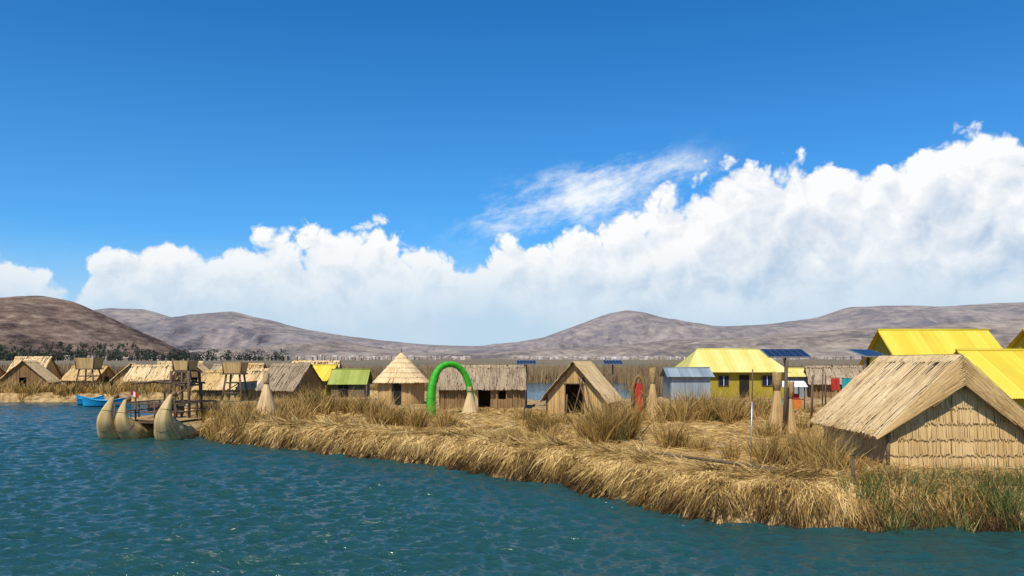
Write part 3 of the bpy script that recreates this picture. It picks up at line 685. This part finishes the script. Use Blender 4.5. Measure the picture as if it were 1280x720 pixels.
def hill_mat(name,cols,scale,haze,bd=14,hz=(0.30,0.31,0.35)):
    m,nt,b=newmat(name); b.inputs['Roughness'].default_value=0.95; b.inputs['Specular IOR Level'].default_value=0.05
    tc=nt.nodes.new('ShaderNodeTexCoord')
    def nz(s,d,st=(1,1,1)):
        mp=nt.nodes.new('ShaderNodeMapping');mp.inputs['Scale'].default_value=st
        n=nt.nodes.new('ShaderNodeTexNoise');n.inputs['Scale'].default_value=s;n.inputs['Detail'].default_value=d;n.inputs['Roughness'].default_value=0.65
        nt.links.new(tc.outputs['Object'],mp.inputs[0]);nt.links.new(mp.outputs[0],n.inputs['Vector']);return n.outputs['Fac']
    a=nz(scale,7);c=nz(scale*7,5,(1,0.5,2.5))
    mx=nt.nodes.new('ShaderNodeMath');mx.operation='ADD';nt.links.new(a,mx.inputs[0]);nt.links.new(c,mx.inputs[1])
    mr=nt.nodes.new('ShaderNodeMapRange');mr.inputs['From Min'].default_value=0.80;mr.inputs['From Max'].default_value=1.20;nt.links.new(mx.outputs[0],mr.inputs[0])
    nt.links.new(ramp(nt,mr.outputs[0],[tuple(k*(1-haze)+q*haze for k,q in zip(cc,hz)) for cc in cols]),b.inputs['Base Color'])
    bp=nt.nodes.new('ShaderNodeBump');bp.inputs['Strength'].default_value=0.9;bp.inputs['Distance'].default_value=bd
    nt.links.new(mx.outputs[0],bp.inputs['Height']);nt.links.new(bp.outputs[0],b.inputs['Normal'])
    return m
def hills(name,prof,D,W,amp,mat,seed,nx=620,ny=80,fs=1.0):
    p=np.array(prof,float); x=np.linspace(p[0,0],p[-1,0],nx); y=np.linspace(D-W,D+W*0.5,ny)
    X,Y=np.meshgrid(x,y,indexing='ij'); 
    Xw=X+ (fbm(X/(300*fs),Y/(300*fs),3,seed+40)-0.45)*200*fs*np.clip((D-Y)/W*2,0,1)
    H=np.interp(Xw,p[:,0],p[:,1])
    for _ in range(8): H[1:-1]=(H[:-2]+H[1:-1]*2+H[2:])/4
    t=np.where(Y<D,(Y-(D-W))/W,1-(Y-D)/(W*0.5)); env=np.clip(t,0,1); env=env*env*(3-2*env)*0.5+env*0.5
    N=fbm(X/(330*fs),Y/(700*fs),3,seed,True)-0.52; N2=fbm(X/(110*fs),Y/(360*fs),3,seed+9,True)-0.50
    crest=0.02+0.98*np.clip((1.0-env)*1.7,0,1)**1.4            # rounded, worn summits; gullied flanks
    Z=H*env+amp*(N*1.5+N2*0.8)*np.clip(env*2.5,0,1)*crest*np.clip(H/120,0.1,1.2)
    Z+=4*(fbm(X/(60*fs),Y/(60*fs),3,seed+20)-0.45)*np.clip(env*2,0,1)*fs
    lim=H*(0.30+0.72*env)+6; Z=np.minimum(Z,lim)                # flanks never rise above the crest line
    Z=np.maximum(Z,0)-4
    n,m=X.shape;i,j=np.meshgrid(np.arange(n-1),np.arange(m-1),indexing='ij');b=i*m+j
    quads(name,np.stack([X,Y,Z],-1),np.stack([b,b+m,b+m+1,b+1],-1),mat,smooth=True)
HC=[(0.070,0.042,0.028),(0.155,0.10,0.062),(0.27,0.185,0.115),(0.37,0.275,0.18)]
HN=[(0.050,0.030,0.022),(0.115,0.070,0.045),(0.20,0.130,0.085),(0.29,0.205,0.14)]
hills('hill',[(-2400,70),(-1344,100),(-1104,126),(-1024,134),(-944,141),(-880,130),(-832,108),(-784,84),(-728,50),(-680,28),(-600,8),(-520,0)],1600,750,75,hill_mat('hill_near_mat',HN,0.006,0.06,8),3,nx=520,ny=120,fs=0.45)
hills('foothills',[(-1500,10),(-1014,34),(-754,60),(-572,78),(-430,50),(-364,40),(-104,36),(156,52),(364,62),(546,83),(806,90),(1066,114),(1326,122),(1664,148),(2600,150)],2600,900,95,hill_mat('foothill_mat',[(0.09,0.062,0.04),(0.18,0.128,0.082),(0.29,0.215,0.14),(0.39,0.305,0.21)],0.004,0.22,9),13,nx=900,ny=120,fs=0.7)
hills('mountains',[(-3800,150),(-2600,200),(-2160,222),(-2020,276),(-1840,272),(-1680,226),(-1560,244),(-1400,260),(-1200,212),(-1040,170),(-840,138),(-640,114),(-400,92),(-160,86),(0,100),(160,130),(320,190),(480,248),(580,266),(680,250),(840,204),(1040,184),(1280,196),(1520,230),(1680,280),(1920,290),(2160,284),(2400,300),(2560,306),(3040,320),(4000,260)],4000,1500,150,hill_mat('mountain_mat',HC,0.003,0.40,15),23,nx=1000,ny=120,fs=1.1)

def town():
    V=[];F=[]
    rr=random.Random(5)
    spots=[(-1.0,-0.10,900,1500,150),(0.0,0.22,1300,1900,170),(0.22,0.64,1400,2000,110),(-0.25,-0.05,1200,1700,110)]
    for t0,t1,y0,y1,n in spots:
        for _ in range(n):
            y=rr.uniform(y0,y1);x=y*rr.uniform(t0,t1); z=1.6+9*min(1,(y-200)/1800)
            w=rr.uniform(3,8)/2;d=rr.uniform(4,8)/2;h=rr.uniform(2.5,6)
            k=len(V);V+=[(x-w,y-d,z),(x+w,y-d,z),(x+w,y+d,z),(x-w,y+d,z),(x-w,y-d,z+h),(x+w,y-d,z+h),(x+w,y+d,z+h),(x-w,y+d,z+h),(x-w,y,z+h+1.2),(x+w,y,z+h+1.2)]
            F+=[(k,k+1,k+5,k+4),(k+1,k+2,k+6,k+5),(k+3,k,k+4,k+7),(k+4,k+5,k+9,k+8),(k+8,k+9,k+6,k+7),(k+5,k+6,k+9),(k+4,k+8,k+7)]
    poly('distant_town',V,F,noise_mat('town_mat',[(0.18,0.12,0.09),(0.36,0.29,0.23),(0.65,0.63,0.6)],scale=0.08,detail=2))
town()
def trees():
    P=[];D=[];r=[]
    for _ in range(420):
        k=R.random()
        if k<0.5: y=R.uniform(820,1000);x=y*(-0.66+0.38*R.random()**1.3);z=1.6+9*min(1,(y-200)/1800)
        else: y=R.uniform(950,1230);x=y*R.uniform(-0.64,-0.40);z=5+ max(0,y-950)*0.085*(1 if x/y<-0.46 else 0.3)
        h=R.uniform(4,14)*(1 if k<0.5 else 0.65); 
        n=44; q=R.normal(size=(n,3)); u=R.random(n)
        rad=h*0.15*(0.4+np.sin(u*3.0))
        P.append(np.stack([x+q[:,0]*rad,y+q[:,1]*rad,z+h*(0.12+0.85*u)],1)); D.append(R.normal(size=(n,3))*0.9*h/9)
        r.append(np.clip(0.4+R.normal(size=n)*0.25,0,1))
        P.append(np.array([[x,y,z-1]]));D.append(np.array([[0,0,h*0.8]]));r.append(np.array([0.1]))
    P=np.concatenate(P);D=np.concatenate(D);r=np.concatenate(r)
    blades('distant_trees',P,D,1.0,r,straw_mat('tree_mat',[(0.018,0.027,0.018),(0.034,0.045,0.028),(0.06,0.068,0.042)],noise_scale=0.01),bend=0.3)
trees()

# ------------------------------------------------------------------ world
SUN_EL=math.radians(54); SUN_AZ=math.radians(202)   # clockwise from +Y : high, behind the viewer, a little to the left
W=bpy.data.worlds.new('World');S.world=W;W.use_nodes=True;nt=W.node_tree;nd=nt.nodes;lk=nt.links
try:
    W.cycles.sampling_method='MANUAL'; W.cycles.sample_map_resolution=256
except Exception: pass
bg=nd['Background'];bg.inputs['Strength'].default_value=0.1
sky=nd.new('ShaderNodeTexSky');sky.sky_type='NISHITA';sky.sun_disc=False;sky.sun_elevation=SUN_EL;sky.sun_rotation=SUN_AZ;sky.altitude=1500;sky.air_density=1.0;sky.dust_density=0.4;sky.ozone_density=3.0
def M(op,a,b=None,c=None,clamp=False):
    n=nd.new('ShaderNodeMath');n.operation=op;n.use_clamp=clamp
    for i,v in enumerate((a,b,c)):
        if v is None: continue
        if isinstance(v,(int,float)): n.inputs[i].default_value=v
        else: lk.new(v,n.inputs[i])
    return n.outputs[0]
def SS(v,a,b):
    n=nd.new('ShaderNodeMapRange');n.interpolation_type='SMOOTHSTEP';lk.new(v,n.inputs[0]);n.inputs['From Min'].default_value=a;n.inputs['From Max'].default_value=b;return n.outputs[0]
def MIX(f,a,b,bt='MIX'):
    n=nd.new('ShaderNodeMix');n.data_type='RGBA';n.blend_type=bt
    for s,v in((n.inputs[0],f),(n.inputs[6],a),(n.inputs[7],b)):
        if isinstance(v,tuple): s.default_value=(*v,1)
        elif isinstance(v,(int,float)): s.default_value=v
        else: lk.new(v,s)
    return n.outputs[2]
tc=nd.new('ShaderNodeTexCoord');sep=nd.new('ShaderNodeSeparateXYZ');lk.new(tc.outputs['Generated'],sep.inputs[0])
X_,Y_,Z_=sep.outputs
az=M('ARCTAN2',X_,Y_); hr=M('SQRT',M('ADD',M('MULTIPLY',X_,X_),M('MULTIPLY',Y_,Y_))); el=M('DIVIDE',Z_,M('MAXIMUM',hr,0.01))
cmb=nd.new('ShaderNodeCombineXYZ');lk.new(az,cmb.inputs[0]);lk.new(el,cmb.inputs[1]);SPH=cmb.outputs[0]
OUT=[(-0.80,0.13),(-0.66,0.150),(-0.63,0.142),(-0.585,0.115),(-0.55,0.098),(-0.53,0.105),(-0.515,0.130),(-0.47,0.150),(-0.42,0.154),(-0.37,0.145),(-0.32,0.166),(-0.25,0.165),(-0.17,0.164),(-0.12,0.146),(-0.08,0.130),(-0.04,0.125),(-0.02,0.145),(0.02,0.172),(0.08,0.180),(0.14,0.192),(0.21,0.206),(0.24,0.236),(0.30,0.254),(0.36,0.248),(0.40,0.255),(0.425,0.232),(0.46,0.235),(0.50,0.262),(0.55,0.292),(0.61,0.290),(0.66,0.28),(0.80,0.25)]
fc=nd.new('ShaderNodeFloatCurve');cm=fc.mapping;cv=cm.curves[0]
pts=[((math.atan(t)+0.8)/1.6,e*math.cos(math.atan(t))*2) for t,e in OUT]
cv.points[0].location=(0,0.2);cv.points[1].location=(1,0.4)
for p in pts: cv.points.new(*p)
cm.update(); lk.new(M('MULTIPLY_ADD',az,1/1.6,0.5,True),fc.inputs['Value'])
top=M('MULTIPLY',fc.outputs[0],0.5)
def NO(vec,sc,det=8,ro=0.55,out='Fac',st=(1,1,1),loc=(0,0,0)):
    mp=nd.new('ShaderNodeMapping');mp.inputs['Scale'].default_value=st;mp.inputs['Location'].default_value=loc;lk.new(vec,mp.inputs[0])
    n=nd.new('ShaderNodeTexNoise');n.noise_dimensions='2D';n.inputs['Scale'].default_value=sc;n.inputs['Detail'].default_value=det;n.inputs['Roughness'].default_value=ro;lk.new(mp.outputs[0],n.inputs['Vector']);return n.outputs[out]
wv=nd.new('ShaderNodeVectorMath');wv.operation='SUBTRACT';lk.new(NO(SPH,20,3,0.5,'Color'),wv.inputs[0]);wv.inputs[1].default_value=(0.5,0.5,0.5)
wp=nd.new('ShaderNodeVectorMath');wp.operation='MULTIPLY_ADD';lk.new(wv.outputs[0],wp.inputs[0]);wp.inputs[1].default_value=(0.026,0.026,0);lk.new(SPH,wp.inputs[2]);WP=wp.outputs[0]
def field(off,sc=1.0,vd=3):
    v=nd.new('ShaderNodeVectorMath');v.operation='ADD';lk.new(WP,v.inputs[0]);v.inputs[1].default_value=off
    def vor(s,d):
        vo=nd.new('ShaderNodeTexVoronoi');vo.voronoi_dimensions='2D';vo.feature='F1';vo.inputs['Scale'].default_value=s;vo.inputs['Detail'].default_value=d;vo.inputs['Roughness'].default_value=0.5;vo.inputs['Lacunarity'].default_value=2.2
        lk.new(v.outputs[0],vo.inputs['Vector']);return vo.outputs['Distance']
    big=NO(v.outputs[0],8*sc,5,0.52)
    a=M('MULTIPLY',M('SUBTRACT',0.55,vor(20*sc,vd)),0.8)
    return M('ADD',a,M('MULTIPLY',M('SUBTRACT',big,0.5),1.1))
f0=field((0,0,0)); f1=field((-0.008,0.018,0)); g0=field((3.3,1.7,0),0.6); g1_=field((3.290,1.724,0),0.6)
soft=NO(SPH,5,5,0.58)
def layer(topx,f,fs,amp,off,edge,dk,gain):
    raw=M('ADD',M('SUBTRACT',topx,el),M('MULTIPLY_ADD',f,amp,off))
    mk=SS(raw,0.0,edge); dep=SS(raw,0.0,0.14)
    sh=M('ADD',M('SUBTRACT',0.98,M('MULTIPLY',dep,dk)),M('MULTIPLY',M('SUBTRACT',f,fs),gain))
    sh=M('ADD',sh,M('MULTIPLY',M('SUBTRACT',soft,0.5),1.1),None,True)
    return mk,MIX(sh,(4.7,6.0,7.7),(9.7,9.8,9.9))
mk1,c1=layer(top,f0,f1,0.062,0.010,0.018,0.48,0.85)
mk2,c2=layer(M('MULTIPLY_ADD',top,0.52,0.008),g0,g1_,0.085,0.0,0.06,0.55,0.75)
base=MIX(1.0,sky.outputs[0],(0.05,0.84,1.50),'MULTIPLY')
air=M('EXPONENT',M('MULTIPLY',M('MAXIMUM',el,0.0),-6.0))
base=MIX(M('MULTIPLY',air,0.85),base,(3.0,6.3,9.2))
rotm=nd.new('ShaderNodeMapping');rotm.inputs['Rotation'].default_value=(0,0,math.radians(-16));lk.new(SPH,rotm.inputs[0])
ci=NO(rotm.outputs[0],8,7,0.66,'Fac',(1.0,2.2,1))
q1=M('DIVIDE',M('SUBTRACT',az,0.09),0.13);q2=M('DIVIDE',M('SUBTRACT',el,M('MULTIPLY_ADD',az,0.20,0.186)),0.038)
ge=M('EXPONENT',M('MULTIPLY',M('ADD',M('MULTIPLY',q1,q1),M('MULTIPLY',q2,q2)),-1.0))
cim=M('MULTIPLY',SS(M('ADD',ci,M('MULTIPLY',ge,0.34)),0.50,0.92),SS(ge,0.02,0.5))
base=MIX(cim,base,(9.0,9.5,9.9))
withc=MIX(mk1,base,c1); withc=MIX(M('MULTIPLY',mk2,0.75),withc,c2)
hz=M('SUBTRACT',1.0,SS(el,0.01,0.16)); hz=M('MULTIPLY',hz,M('MULTIPLY_ADD',soft,1.6,0.20),None,True)
fin=MIX(hz,withc,(5.2,6.9,8.4))
lk.new(fin,bg.inputs['Color'])

sun=bpy.data.lights.new('sun','SUN');sun.energy=5.0;sun.angle=math.radians(0.5);sun.color=(1,0.95,0.86)
so=bpy.data.objects.new('sun',sun);col.objects.link(so)
dv=Vector((math.sin(SUN_AZ)*math.cos(SUN_EL),math.cos(SUN_AZ)*math.cos(SUN_EL),math.sin(SUN_EL)))
so.rotation_euler=dv.to_track_quat('Z','Y').to_euler()

cam=bpy.data.cameras.new('camera');cam.lens=28.125;cam.sensor_width=36;cam.shift_y=0.072;cam.clip_end=20000;cam.clip_start=0.1
co=bpy.data.objects.new('camera',cam);co.location=(0,0,4);co.rotation_euler=(math.radians(90),0,0);col.objects.link(co);S.camera=co
